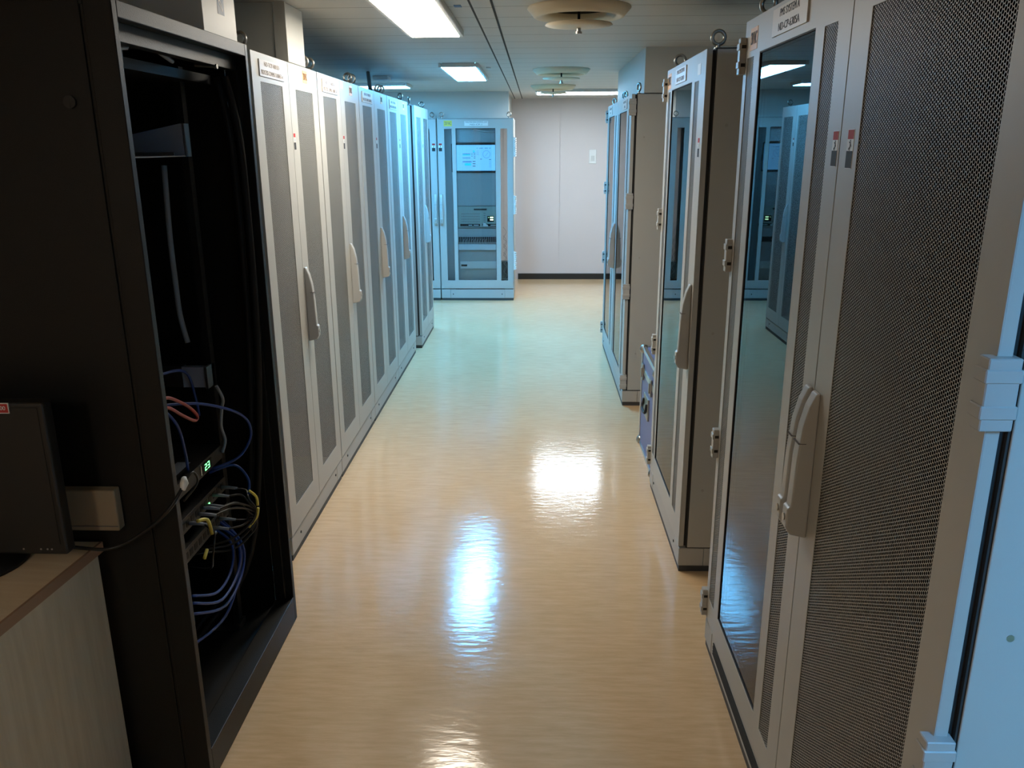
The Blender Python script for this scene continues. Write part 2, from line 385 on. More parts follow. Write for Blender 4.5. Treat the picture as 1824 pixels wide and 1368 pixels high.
def glass_door(cab, x0, x1, z0, z1, tint='glass_dark', strips=True, gx=(0.15, 0.61), sx=((0.037, 0.108), (0.668, 0.745)), gz=(0.205, 1.88)):
    holes = [(x0+gx[0], x0+gx[1], gz[0], gz[1])]
    if strips: holes += [(x0+a, x0+b, gz[0]-0.005, gz[1]-0.005) for a, b in sx]
    d = door_frame(cab, x0, x1, z0, z1, holes)
    a, b = x0+gx[0], x0+gx[1]
    MB().box((a-0.002, 0.004, gz[0]-0.002), (b+0.002, 0.008, gz[1]+0.002)).build('glass_pane', tint, d)
    g = MB().holed(a-0.001, b+0.001, gz[0]-0.001, gz[1]+0.001, [(a+0.003, b-0.003, gz[0]+0.003, gz[1]-0.003)], 0.001, 0.004)
    g.build('glass_seal', 'seal', d)
    if strips:
        for p, q in sx:
            if tint == 'glass_clear': MB().box((x0+p-0.002, 0.004, gz[0]-0.007), (x0+q+0.002, 0.008, gz[1]-0.003)).build('glass_pane', tint, d)
            else: perf_panel(d, x0+p, x0+q, gz[0]-0.005, gz[1]-0.005)
    return d
def carcass(cab, W, D, H, ph=0.105, side='both', bolts='all', rots=(0.3, 1.2, 0.5, 2.0), trim_gaps=True, base=0.026, interior='shaded_body', plinth_front=0.002, rear_bolts=True, rear_open=None):
    t = 0.018; y0 = 0.03
    m = MB().box((0, y0, ph), (t, D, H)).box((W-t, y0, ph), (W, D, H)).box((t, y0, H-t), (W-t, D, H)).holed(t, W-t, ph, H-t, [rear_open] if rear_open else [], D-t, D).box((t, y0, ph), (W-t, D, ph+t))
    m.build('body', interior, cab)
    MB().holed(0.007, W-0.007, ph+0.007, H-0.007, [(0.024, W-0.024, ph+0.024, H-0.024)], 0.0195, 0.031).build('door_seal', 'seal', cab)
    for sx, s in ((0, 'left'), (W, 'right')):
        if side in (s, 'both'):
            a, b = (-0.004, 0.0) if sx == 0 else (W, W+0.004)
            p = MB().box((a, y0+0.004, ph+0.004), (b, D-0.004, H-0.004)).build('side_panel', 'grey', cab, 0.0018, 2)
            e = -0.0047 if sx == 0 else W+0.0047; f = 0.0 if sx == 0 else W
            for z in (ph+0.25, H*0.5, H-0.25): MB().cyl((f, y0+0.05, z), (e, y0+0.05, z), 0.0055, 12).build('screw', 'steel', p)
    c = 0.1; pf = plinth_front
    po = bpy.data.objects.new('plinth', None); C.objects.link(po); po.parent = cab; po.empty_display_size = 0.05
    for xx in (0, W-c):
        for yy in (pf, D-c): MB().box((xx, yy, base), (xx+c, yy+c, ph-0.002)).build('plinth_corner', 'plinth', po, 0.002, 1)
    tm = MB().box((c+0.001, pf+0.002, base), (W-c-0.001, pf+0.014, ph-0.003)).build('plinth_trim', 'plinth', po)
    MB().box((0.002, pf+c+0.001, base), (0.014, D-c-0.001, ph-0.003)).build('plinth_trim', 'plinth', po)
    MB().box((W-0.014, pf+c+0.001, base), (W-0.002, D-c-0.001, ph-0.003)).build('plinth_trim', 'plinth', po)
    for xx in (c+0.03, W-c-0.03): MB().cyl((xx, pf+0.003, 0.07), (xx, pf-0.0005, 0.07), 0.006, 10).build('screw', 'seal', po)
    MB().box((0.004, pf+0.004, 0), (W-0.004, D-0.004, base)).build('base_strip', 'dark_base', cab)
    pos = [(0.045, 0.045), (W-0.045, 0.045)]+([(0.045, D-0.06), (W-0.045, D-0.06)] if rear_bolts else [])
    for (px, py), r in zip(pos, rots): eye_bolt(cab, px, py, H, r)

# --- left row: four double-door cabinets with perforated doors
def perf_cabinet(name, label, loc, rz, W=0.886, D=0.62, H=1.98, group=None, holes=((0.088, 0.35), (0.09, 0.352)), rots=(0.3, 1.2, 0.5, 2.0), handle_on=1, hz=0.99, sticker=(1,)):
    cab = thing(name, label, 'cabinet', loc, rz, group)
    carcass(cab, W, D, H, rots=rots)
    w = W/2
    for k in range(2):
        a = k*w+0.0015; b = (k+1)*w-0.0015
        h = (a+holes[k][0], a+holes[k][1], 0.213, 1.878)
        d = door_frame(cab, a, b, 0.109, H-0.003, [h])
        perf_panel(d, *h)
        if k == handle_on: handle(d, a+0.024, hz)
        if k in sticker: warning_sticker(d, a+(0.022 if k else w-0.022), 1.672)
    return cab
G1 = 'perforated-door cabinets in the left row'
specs = [(3.02, 'light grey perforated double-door cabinet directly beyond the open black rack'),
         (3.916, 'second light grey perforated double-door cabinet from the black rack, washed bright by the lamp'),
         (4.812, 'third light grey perforated double-door cabinet from the black rack'),
         (5.708, 'fourth light grey perforated double-door cabinet from the black rack, before the gap in the row')]
plates = [[('ND-TCP-N015D', 0.62), ('PROCESS COMMS CABINET-A', 0.9)], [('ND-TCP-N015C', 0.62), ('PROCESS COMMS CABINET-B', 0.9)],
          [('ND-TCP-N015B', 0.62), ('PROCESS COMMS CABINET-C', 0.9)], [('ND-TCP-N015A', 0.62), ('PROCESS COMMS CABINET-D', 0.9)]]
for i, (y, lab) in enumerate(specs):
    rr = [random.uniform(0, PI) for _ in range(4)]
    rr[0] = 1.25+0.3*(i % 2); rr[1] = 1.75-0.25*i
    cab = perf_cabinet('perforated_cabinet', lab, (-1.0, y, 0), PI/2, group=G1, rots=rr)
    name_plate(cab, 0.08, 0.372, 1.897, 1.955, plates[i], ink='ink_soft')
    o = name_plate(cab, 0.655, 0.725, 1.912, 1.963, [('230 VAC', 0.8)], mat='orange', t=0.001)
    if i < 2: MB().box((0.449, -0.0008, 1.935), (0.51, 0, 1.97)).build('paper_label', 'white', cab)

# cabinet E at the end of the left row
cabE = perf_cabinet('end_cabinet', 'blue-lit grey cabinet standing past the gap at the end of the left row', (-0.968, 6.74, 0), PI/2, W=0.82, D=0.62, H=1.965, handle_on=1, hz=1.0)

# --- right row
def glass_cabinet(name, label, loc, rz, W, D, H, group=None, rots=(0.3, 1.2, 0.5, 2.0), rear_bolts=True):
    cab = thing(name, label, 'cabinet', loc, rz, group)
    carcass(cab, W, D, H, rots=rots, rear_bolts=rear_bolts)
    return cab
G2 = 'glass-door cabinets in the right row'
# R1: nearest
R1 = glass_cabinet('wide_cabinet', 'nearest right-hand grey cabinet with a glass door and a wide perforated door', (0.58, 2.475, 0), -PI/2, 1.46, 0.85, 1.98, G2, rots=(0.75, 0.4, 0.7, 2.0))
d1 = glass_door(R1, 0.0, 0.8225, 0.112, 1.977, gx=(0.165, 0.613), sx=((0.035, 0.106), (0.671, 0.748)), gz=(0.2, 1.884))
d2 = door_frame(R1, 0.8265, 1.46, 0.112, 1.977, [(0.917, 1.383, 0.2, 1.88)])
perf_panel(d2, 0.917, 1.383, 0.2, 1.88)
handle(d1, 0.802, 0.998); handle(d2, 0.850, 0.998, 0.034)
warning_sticker(d1, 0.800, 1.642, 1.0); warning_sticker(d2, 0.880, 1.642, 1.05)
for z in (1.888, 1.333, 0.735, 0.165): hinge(d1, 0.0, z, -1)
for z in (1.88, 1.345, 0.775, 0.165): hinge(d2, 1.46, z, 1)
name_plate(R1, 0.285, 0.558, 1.903, 1.966, [('PMS SYSTEM A', 0.55), ('ND-CP-6305A', 0.6)], ink='ink')
name_plate(R1, 0.06, 0.135, 1.895, 1.952, [('230 VAC', 0.8)], mat='orange', t=0.001)
vt = MB()
for k in range(5): vt.box((0.13, 0.0005, 0.048+k*0.009), (0.78, 0.0045, 0.052+k*0.009))
vt.build('plinth_vent', 'dgrey_print', R1)
MB().box((0.95, 0.30, 0.125), (1.18, 0.34, 1.62)).build('inner_panel', 'duct', R1)
MB().tube(smooth_pts([(1.20, 0.25, 1.55), (1.24, 0.25, 1.3), (1.27, 0.25, 1.0), (1.27, 0.25, 0.6)]), 0.006).build('wire', 'cable_grey', R1)
# R2
R2 = glass_cabinet('narrow_cabinet', 'single glass-door grey cabinet standing next to the blue case', (0.57, 3.835, 0), -PI/2, 0.865, 0.75, 1.965, G2, rots=(1.45, 1.62, 0.7, 2.0))
d = glass_door(R2, 0.002, 0.863, 0.112, 1.962, gx=(0.14, 0.61), sx=((0.055, 0.115), (0.665, 0.748)), gz=(0.205, 1.874))
handle(d, 0.825, 0.995)
warning_sticker(d, 0.81, 1.642)
for z in (1.882, 1.325, 0.735, 0.17): hinge(d, 0.002, z, -1)
name_plate(R2, 0.245, 0.49, 1.888, 1.945, [('PMS SYSTEM B', 0.7), ('ND-CP-6305B', 0.7)], ink='ink_soft')
name_plate(R2, 0.03, 0.115, 1.882, 1.945, [('230 VAC', 0.8)], mat='orange', t=0.001)
MB().box((0.715, -0.0008, 1.888), (0.775, 0, 1.925)).build('paper_label', 'white', R2)
# R3
R3 = glass_cabinet('far_cabinet', 'far right grey cabinet with two tall glass doors under the boxed-in duct', (0.562, 6.86, 0), -PI/2, 1.70, 0.75, 1.948, G2, rots=(0.5, 0.35, 0.7, 2.0), rear_bolts=False)
for k in (0, 1):
    a = k*0.85
    d = glass_door(R3, a+0.0015, a+0.8485, 0.112, 1.945, gx=(0.13, 0.59), sx=((0.04, 0.10), (0.67, 0.745)), gz=(0.185, 1.86))
    handle(d, a+(0.823 if k == 0 else 0.027), 0.95)
    for z in (1.87, 1.32, 0.76, 0.165): hinge(d, 0.0015 if k == 0 else 1.6985, z, -1 if k == 0 else 1)
    name_plate(R3, a+0.16+0.2*k, a+0.40+0.2*k, 1.872, 1.93, [('ND-CP-630'+'DC'[k], 0.7), ('PMS', 0.3)], ink='ink_soft')
eye_bolt(R3, 0.80, 0.045, 1.948, 0.5); eye_bolt(R3, 0.90, 0.045, 1.948, 0.4)

# --- back row, facing the camera
F = thing('glazed_cabinet', 'blue-lit grey cabinet facing down the aisle, with monitor behind its glass door', 'cabinet', (-1.057, 8.99, 0), 0, 'cabinets at the far end facing the aisle')
carcass(F, 0.803, 0.62, 1.935, ph=0.125, rots=(0.3, 0.2, 0.5, 2.0), interior='grey', rear_bolts=False, rear_open=(0.60, 0.782, 0.36, 1.84))
MB().box((0.04, 0.14, 0.16), (0.18, 0.145, 1.86)).build('inner_panel', 'plinth', F)
MB().box((0.672, 0.045, 0.24), (0.78, 0.06, 0.42)).build('inner_box', 'dgrey_print', F)
d = glass_door(F, 0.002, 0.801, 0.135, 1.925, tint='glass_clear', gx=(0.193, 0.613), sx=((0.072, 0.152), (0.665, 0.737)), gz=(0.228, 1.832))
handle(d, 0.026, 0.99)
warning_sticker(d, 0.030, 1.64, 1.25)
name_plate(F, 0.072, 0.158, 1.853, 1.91, [('230 VAC', 0.8)], mat='yellow', t=0.001)
name_plate(F, 0.29, 0.54, 1.856, 1.905, [('THRUSTER MAIN CONTROL UNIT', 0.95), ('ND-CP-1', 0.5)], mat='white', ink='ink')
for zc in (1.64, 1.04, 0.44):
    h = MB().box((0.803, 0.0, zc-0.1), (0.818, 0.022, zc+0.1))
    for k in range(9): h.cyl((0.825, 0.006, zc-0.095+k*0.022), (0.825, 0.006, zc-0.082+k*0.022), 0.011, 12)
    h.build('hinge', 'white', d)
Gc = thing('neighbour_cabinet', 'blue-lit grey cabinet beside the monitor cabinet, mostly behind the left row', 'cabinet', (-1.871, 8.99, 0), 0, 'cabinets at the far end facing the aisle')
carcass(Gc, 0.803, 0.62, 1.935, ph=0.125, rots=(0.3, 0.4, 0.5, 2.0), interior='grey', rear_bolts=False)
d = glass_door(Gc, 0.002, 0.801, 0.135, 1.925, tint='glass_clear', gx=(0.19, 0.61), sx=((0.066, 0.138), (0.651, 0.731)), gz=(0.228, 1.832))
handle(d, 0.777, 0.99); warning_sticker(d, 0.772, 1.64, 1.25)

# contents of the monitor cabinet
mo = thing('display_monitor', 'flat monitor showing a pale blue control page behind the far glass door', 'monitor', (-0.655, 9.012, 1.395))
MB().box((-0.26, 0.003, -0.012), (0.26, 0.035, 0.282)).build('housing', 'black_plastic', mo, 0.003)
MB().cyl((0, 0.034, 0.13), (0, 0.085, 0.13), 0.04).build('swivel', 'black_matte', mo)
MB().box((-0.21, 0.082, 0.10), (0.25, 0.094, 0.16)).build('bracket', 'black_matte', mo)
sc = MB().box((-0.25, 0.0, 0.004), (0.25, 0.003, 0.268)).build('screen', 'display_bg', mo)
g = MB()
def dr(x0, x1, z0, z1, mi): g.box((x0, -0.0012, z0), (x1, 0, z1), mi)
S = 0.44/1320.0
def px(u, v): return ((u-860)*S, 0.265-(v-150)*0.264/830)
def rect(u0, v0, u1, v1, mi):
    a, b = px(u0, v0); c, e = px(u1, v1); dr(a, c, e, b, mi)
rect(440, 415, 690, 440, 2); rect(450, 440, 690, 475, 1); rect(440, 545, 690, 570, 2); rect(440, 660, 725, 700, 2); rect(505, 725, 705, 805, 1)
rect(775, 310, 830, 375, 1); rect(770, 378, 850, 392, 2)
for v in (425, 490, 550): rect(800, v, 850, v+16, 0)
for v in (425, 490): rect(725, v, 760, v+16, 0)
for v in (660, 735, 810): rect(760, v, 850, v+22, 0)
for v in (330, 385, 440): rect(885, v, 965, v+12, 2)
for u0, u1 in ((970, 1100), (1150, 1255), (1290, 1345), (895, 925)): rect(u0, 238, u1, 252, 0)
rect(1000, 585, 1060, 602, 0); rect(1285, 602, 1350, 620, 0)
for v in (660, 710, 750, 800, 845): rect(1285, v, 1350, v+9, 2)
for k in range(24):
    a = 2*PI*k/24; cx, cz = px(1205, 440); r = 0.038
    g.box((cx+r*math.cos(a)-0.003, -0.0012, cz+r*math.sin(a)-0.003), (cx+r*math.cos(a)+0.003, 0, cz+r*math.sin(a)+0.003), 2)
cx, cz = px(1205, 440)
g.add([(cx-0.014, -0.001, cz-0.018), (cx-0.010, -0.001, cz-0.018), (cx+0.018, -0.001, cz+0.016), (cx+0.014, -0.001, cz+0.016)], [(0, 1, 2, 3)], 2)
g.build('display_graphic', ['display_ink', 'display_cyan', 'display_mid'], sc)

pn = thing('control_panel', 'grey-green control panel with lit green digits behind the far glass door', 'panel', (-0.655, 9.018, 0.80))
MB().box((-0.21, 0, 0), (0.25, 0.02, 0.225)).build('face_plate', 'panel_green', pn)
MB().box((-0.03, -0.012, 0.185), (0.11, 0, 0.20)).build('pull_handle', 'black_plastic', pn)
MB().box((0.115, -0.003, 0.06), (0.188, 0, 0.122)).build('digit_window', 'black_matte', pn)
MB().box((0.145, -0.0045, 0.10), (0.18, -0.003, 0.114)).box((0.145, -0.0045, 0.075), (0.18, -0.003, 0.089)).box((0.125, -0.0045, 0.103), (0.131, -0.003, 0.109)).build('green_digits', 'led_pale', pn)
kb = MB()
for i in range(12):
    for j in range(4): kb.box((-0.165+i*0.017, -0.004, 0.055+j*0.028), (-0.155+i*0.017, 0, 0.067+j*0.028))
for j in range(5): kb.box((0.075, -0.004, 0.05+j*0.024), (0.095, 0, 0.06+j*0.024))
kb.build('indicator_row', 'ink_soft', pn)
MB().box((-0.18, -0.004, 0.012), (0.035, 0, 0.038)).box((0.06, -0.004, 0.012), (0.25, 0, 0.038)).build('lettering_strip', 'black_matte', pn)
MB().box((-0.09, -0.0052, 0.02), (-0.05, -0.004, 0.028)).box((-0.035, -0.0052, 0.02), (0.02, -0.004, 0.028)).box((0.15, -0.0052, 0.02), (0.235, -0.004, 0.028)).build('strip_mark', 'white', pn)
MB().prism([(0.064, 0.012), (0.125, 0.012), (0.118, 0.03), (0.105, 0.034), (0.095, 0.052), (0.082, 0.05), (0.072, 0.056), (0.067, 0.03)], 1, -0.013, -0.001).build('paper_wad', 'white', pn, 0.004)
# inner plates, terminal rail, trunking
ip = thing('mounting_plate', 'pale metal plates behind the equipment in the far glazed cabinet', 'panel', (-0.655, 9.045, 0.16))
for z0, z1, yy in ((0, 0.42, 0), (0.43, 0.63, 0), (0.64, 0.86, 0), (0.87, 1.215, 0), (1.53, 1.70, 0.0)): MB().box((-0.215, yy, z0), (0.25, yy+0.008, z1)).build('plate', 'grey', ip)
MB().box((-0.19, -0.02, 0.19), (0.21, 0, 0.27)).build('cover_box', 'white', ip)
MB().box((-0.18, -0.024, 0.215), (-0.115, 0, 0.235)).build('cover_slot', 'black_matte', ip)
tr = thing('terminal_strip', 'row of dark terminals with thin wires in the far glazed cabinet', 'terminals', (-0.655, 9.012, 0.63))
MB().box((-0.21, 0.02, 0), (0.25, 0.03, 0.08)).build('rail', 'grey', tr)
tb = MB(); 
for k in range(19): tb.box((-0.20+k*0.0235, 0.0, 0.012), (-0.182+k*0.0235, 0.02, 0.066))
tb.build('terminal_block', 'dgrey_print', tr)
ww = MB()
for k in range(9): ww.tube(smooth_pts([(-0.14+k*0.03, -0.004, 0.045), (-0.15+k*0.03, -0.009, 0.02), (-0.155+k*0.032, -0.007, -0.015)], 4), 0.0018, 5)
ww.build('wire', 'cable_white', tr)
tag(MB().box((-0.865, 9.008, 0.555), (-0.405, 9.043, 0.618)).build('cable_trunking', 'white', None, 0.003), 'white horizontal trunking below the terminals in the far glazed cabinet', 'trunking')
tag(MB().tube(smooth_pts([(-0.68, 9.03, 1.815), (-0.66, 9.02, 1.822), (-0.58, 9.02, 1.803), (-0.50, 9.02, 1.796), (-0.42, 9.03, 1.80)]), 0.007).build('white_cable', 'cable_white'), 'white cable looped across the top inside the far glazed cabinet', 'cable')
lw = MB()
for k in range(5):
    z = 0.80-0.09*k
    lw.tube(smooth_pts([(-0.37, 9.03, z), (-0.335, 9.02, z-0.05), (-0.365, 9.02, z-0.12), (-0.33, 9.025, z-0.16), (-0.36, 9.03, z-0.22)]), 0.002, 5)
tag(lw.build('wire_bundle', 'ink_soft'), 'tangled thin wires behind the right strip of the far glazed cabinet', 'wires')

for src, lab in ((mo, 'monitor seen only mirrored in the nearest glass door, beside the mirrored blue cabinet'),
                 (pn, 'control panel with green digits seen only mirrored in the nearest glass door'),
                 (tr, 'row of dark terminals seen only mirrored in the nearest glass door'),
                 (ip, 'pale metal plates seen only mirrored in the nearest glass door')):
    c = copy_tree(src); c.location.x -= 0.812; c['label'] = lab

# ------------------------------------------------------------------ black rack
RK = thing('server_rack', 'open black server rack at the near left with cabling inside', 'rack', (-0.87, 1.79, 0))
# local: x 0 = front plane, goes negative; y 0..0.815
Dp = -0.98; Wd = 0.815; H = 1.945
fr = MB()
fr.box((-0.06, 0, 0.0), (0, 0.022, H)).box((-0.09, 0.003, 0.02), (-0.06, 0.022, H)).box((-0.06, Wd-0.022, 0.0), (0, Wd, H)).box((-0.06, 0.022, 0.0), (0, Wd-0.022, 0.095)).box((-0.06, 0.022, H-0.035), (0, Wd-0.022, H))
fr.build('front_frame', 'black_rack', RK, 0.002, 2)
MB().box((-0.06, 0.022, H-0.075), (-0.03, Wd-0.022, H-0.035)).box((-0.06, 0.022, 0.095), (-0.025, 0.035, H-0.075)).box((-0.06, Wd-0.04, 0.095), (-0.025, Wd-0.022, H-0.075)).build('inner_frame', 'black_rack', RK, 0.001, 1)
MB().box((Dp, -0.002, 0.02), (-0.067, 0.002, H-0.004)).build('side_panel', 'black_rack', RK, 0.002).name = 'side_panel'
MB().cyl((-0.112, -0.002, 1.743), (-0.112, -0.008, 1.743), 0.013, 24).box((-0.1135, -0.0095, 1.732), (-0.1105, -0.008, 1.754)).build('panel_lock', 'black_plastic', RK)
MB().box((Dp, Wd-0.012, 0.02), (-0.07, Wd+0.002, H-0.004)).build('side_panel', 'black_rack', RK)
MB().box((Dp, 0, H-0.012), (-0.06, Wd, H)).build('roof', 'black_rack', RK)
MB().box((Dp, 0.012, 0), (Dp+0.012, Wd-0.012, H-0.012)).build('rear_panel', 'black_matte', RK)
MB().box((Dp+0.012, 0.012, 0.0), (-0.06, Wd-0.012, 0.06)).build('base_tray', 'black_matte', RK)
for y in (0.155, 0.64):
    hh = MB().box((-0.162, y, 0.06), (-0.142, y+0.03, H-0.075))
    for k in range(40): hh.box((-0.143, y+0.008, 0.12+k*0.0445), (-0.1419, y+0.015, 0.127+k*0.0445), 1)
    hh.build('mounting_rail', ['black_matte', 'dark_inner'], RK)
    MB().box((-0.80, y, 0.06), (-0.78, y+0.03, H-0.075)).build('mounting_rail', 'black_matte', RK)
MB().box((-0.46, 0.612, 0.935), (-0.22, 0.636, 1.003)).box((-0.222, 0.606, 0.937), (-0.15, 0.63, 1.001), 1).box((-0.15, 0.60, 0.934), (-0.142, 0.66, 1.003)).build('slide_rail', ['alu', 'rack_grey'], RK)
MB().box((-0.36, 0.03, 1.83), (-0.10, Wd-0.03, 1.855)).build('cross_beam', 'black_rack', RK)
MB().box((-0.40, 0.63, 0.06), (-0.14, 0.69, 0.082)).build('base_bracket', 'steel', RK)
MB().box((-0.075, 0.14, 0.0605), (-0.066, 0.50, 0.068)).build('floor_strip', 'edge_band', RK)
MB().tube(smooth_pts([(-0.05, 0.745, 1.85), (-0.025, 0.755, 1.60), (-0.04, 0.755, 0.9), (-0.12, 0.745, 0.3), (-0.25, 0.6, 0.08), (-0.3, 0.3, 0.07)]), 0.012).build('edge_cable', 'black_matte', RK)
MB().tube(smooth_pts([(-0.08, 0.755, 1.85), (-0.055, 0.765, 1.60), (-0.07, 0.765, 0.9), (-0.15, 0.755, 0.3), (-0.28, 0.62, 0.08), (-0.33, 0.32, 0.07)]), 0.012).build('edge_cable', 'black_matte', RK)

sh = thing('equipment_tray', 'blue-grey cantilever tray high inside the open black rack', 'tray', (-1.012, 1.97, 1.625))
MB().box((-0.42, 0.007, 0.0), (-0.0, 0.445, 0.003)).build('tray_floor', 'rack_grey', sh)
for y in (0.007, 0.442): MB().prism([(-0.002, 0.003), (-0.42, 0.003), (-0.42, 0.03), (-0.155, 0.061), (-0.006, 0.091), (-0.002, 0.091)], 1, y, y+0.003).build('gusset', 'rack_grey', sh)
for y0, y1 in ((0.44, 0.475), (-0.03, 0.010)): MB().box((0.001, y0, 0.0), (0.005, y1, 0.091)).build('mounting_ear', 'alu', sh)
MB().box((-0.35, 0.436, 0.0), (-0.03, 0.442, 0.012)).build('tray_lip', 'alu', sh)

tag(MB().tube(smooth_pts([(-1.09, 2.44, 1.60), (-1.098, 2.44, 1.40), (-1.098, 2.44, 1.26), (-1.096, 2.44, 1.156), (-1.08, 2.435, 1.07)]), 0.0085).build('conduit', 'cable_grey'), 'pale grey flexible conduit hanging below the tray in the black rack', 'conduit')
dv = thing('rack_switch', 'black slim rack unit with green digits in the open black rack', 'network unit', (-1.0, 1.975, 0.700))
MB().box((-0.38, 0.012, 0), (0, 0.435, 0.044)).build('housing', 'black_plastic', dv, 0.001)
MB().box((-0.002, 0.275, 0.008), (0.002, 0.345, 0.036)).build('digit_window', 'black_matte', dv)
dg_ = MB()
def seg7(y, z, w, h, segs):
    t = 0.0022; x = 0.0025
    S_ = {'a': ((y, z+h-t), (y+w, z+h)), 'g': ((y, z+h/2-t/2), (y+w, z+h/2+t/2)), 'd': ((y, z), (y+w, z+t)), 'f': ((y, z+h/2), (y+t, z+h)), 'b': ((y+w-t, z+h/2), (y+w, z+h)), 'e': ((y, z), (y+t, z+h/2)), 'c': ((y+w-t, z), (y+w, z+h/2))}
    for s_ in segs:
        a, b = S_[s_]; dg_.box((0.002, a[0], a[1]), (x, b[0], b[1]))
seg7(0.292, 0.012, 0.014, 0.02, 'abged'); seg7(0.313, 0.012, 0.014, 0.02, 'abgcd')
dg_.build('green_digits', 'led', dv)
MB().box((-0.075, 0.04, 0.044), (-0.035, 0.28, 0.0448)).build('paper_label', 'boot', dv)
MB().box((-0.001, 0.262, 0.008), (0.0022, 0.268, 0.038)).build('label_edge', 'alu', dv)
pat = []
for k, (z0, lab) in enumerate(((0.592, 'black patch unit carrying grey-booted cables, under the unit with green digits'), (0.502, 'black patch unit at the bottom of the equipment in the black rack'))):
    p = thing('patch_unit', lab, 'network unit', (-1.0, 1.975, z0))
    MB().box((-0.38, 0.012, 0), (0, 0.435, 0.044)).build('housing', 'black_plastic', p, 0.001)
    pr = MB()
    for j in range(12): pr.box((-0.001, 0.03+j*0.033, 0.012), (0.001, 0.052+j*0.033, 0.032))
    pr.build('port', 'black_matte', p)
    if k == 0: MB().box((0.0005, 0.275, 0.010), (0.0022, 0.283, 0.015)).box((0.0005, 0.29, 0.010), (0.0022, 0.297, 0.015)).build('green_light', 'led', p)
# black cables with grey boots
conn = [(-0.998, 2.37, 0.614), (-0.998, 2.30, 0.618), (-0.998, 2.22, 0.612), (-0.998, 2.19, 0.606), (-0.998, 2.25, 0.596+0.01), (-0.998, 2.33, 0.524), (-0.998, 2.27, 0.522), (-0.998, 2.12, 0.61)]
labs = ['topmost grey-booted black cable looping out of the black rack', 'second grey-booted black cable from the top in the rack bundle', 'grey-booted black cable running across the middle of the rack bundle',
        'grey-booted black cable just above the tiny green light in the rack', 'grey-booted black cable just below the tiny green light in the rack', 'grey-booted black cable leaving the lower patch unit at its far end',
        'grey-booted black cable leaving the lower patch unit near its middle', 'grey-booted black cable drooping in a loop behind the near rack post']
G3 = 'black patch cables in the rack'
for i, (c, lab) in enumerate(zip(conn, labs)):
    k = i*0.006
    t = thing('patch_cable', lab, 'cable', c, 0, G3)
    if i < 7:
        pts = [(0.045, 0, -0.004), (0.075, 0.02+(2.33-c[1])*0.35, -0.012), (-0.905-c[0], 2.345-c[1], 0.585-k*2.0-c[2]), (-0.893-c[0], 2.362-c[1], 0.545-k*1.4-c[2]), (-0.905-c[0], 2.34-c[1], 0.505-k-c[2]), (-0.95-c[0], 2.29-c[1], 0.475-k-c[2]), (-1.03-c[0], 2.25-c[1]-k, 0.462-c[2]), (-1.1-c[0], 2.22-c[1], 0.43-c[2])]
    else:
        pts = [(0.045, 0, -0.004), (0.09, -0.04, -0.01), (0.115, -0.10, 0.02), (0.11, -0.12, -0.04), (0.08, -0.08, -0.10), (-0.02, 0.0, -0.14), (-0.1, 0.05, -0.15)]
    if i in (1, 2, 4, 5): pts = pts[:5]
    MB().tube(smooth_pts(pts), 0.0032, 8).build('sheath', 'cable_black', t)
    MB().tube([(0.0, 0, 0.0), (0.02, 0, 0.0), (0.05, 0.002, -0.004)], [0.0058, 0.0055, 0.0042], 8).build('connector_boot', 'boot', t)
    if i in (0, 5):
        b0 = [(-0.903-c[0], 2.35-c[1], 0.612-c[2]), (-0.888-c[0], 2.365-c[1], 0.585-c[2]), (-0.886-c[0], 2.365-c[1], 0.555-c[2])] if i == 0 else [(-0.886-c[0], 2.368-c[1], 0.545-c[2]), (-0.892-c[0], 2.362-c[1], 0.515-c[2]), (-0.91-c[0], 2.335-c[1], 0.492-c[2])]
        MB().tube(smooth_pts(b0, 4), 0.0045, 6).build('cable_tag', 'yellow', t)
    if i == 7:
        MB().tube(smooth_pts([(0.088, -0.14, 0.075), (0.098, -0.10, 0.06), (0.10, -0.085, 0.01)], 4), 0.005, 6).build('cable_tag', 'yellow', t)
        MB().tube(smooth_pts([(0.096, -0.12, -0.02), (0.10, -0.15, -0.03)], 4), 0.005, 6).build('cable_tag', 'yellow', t)
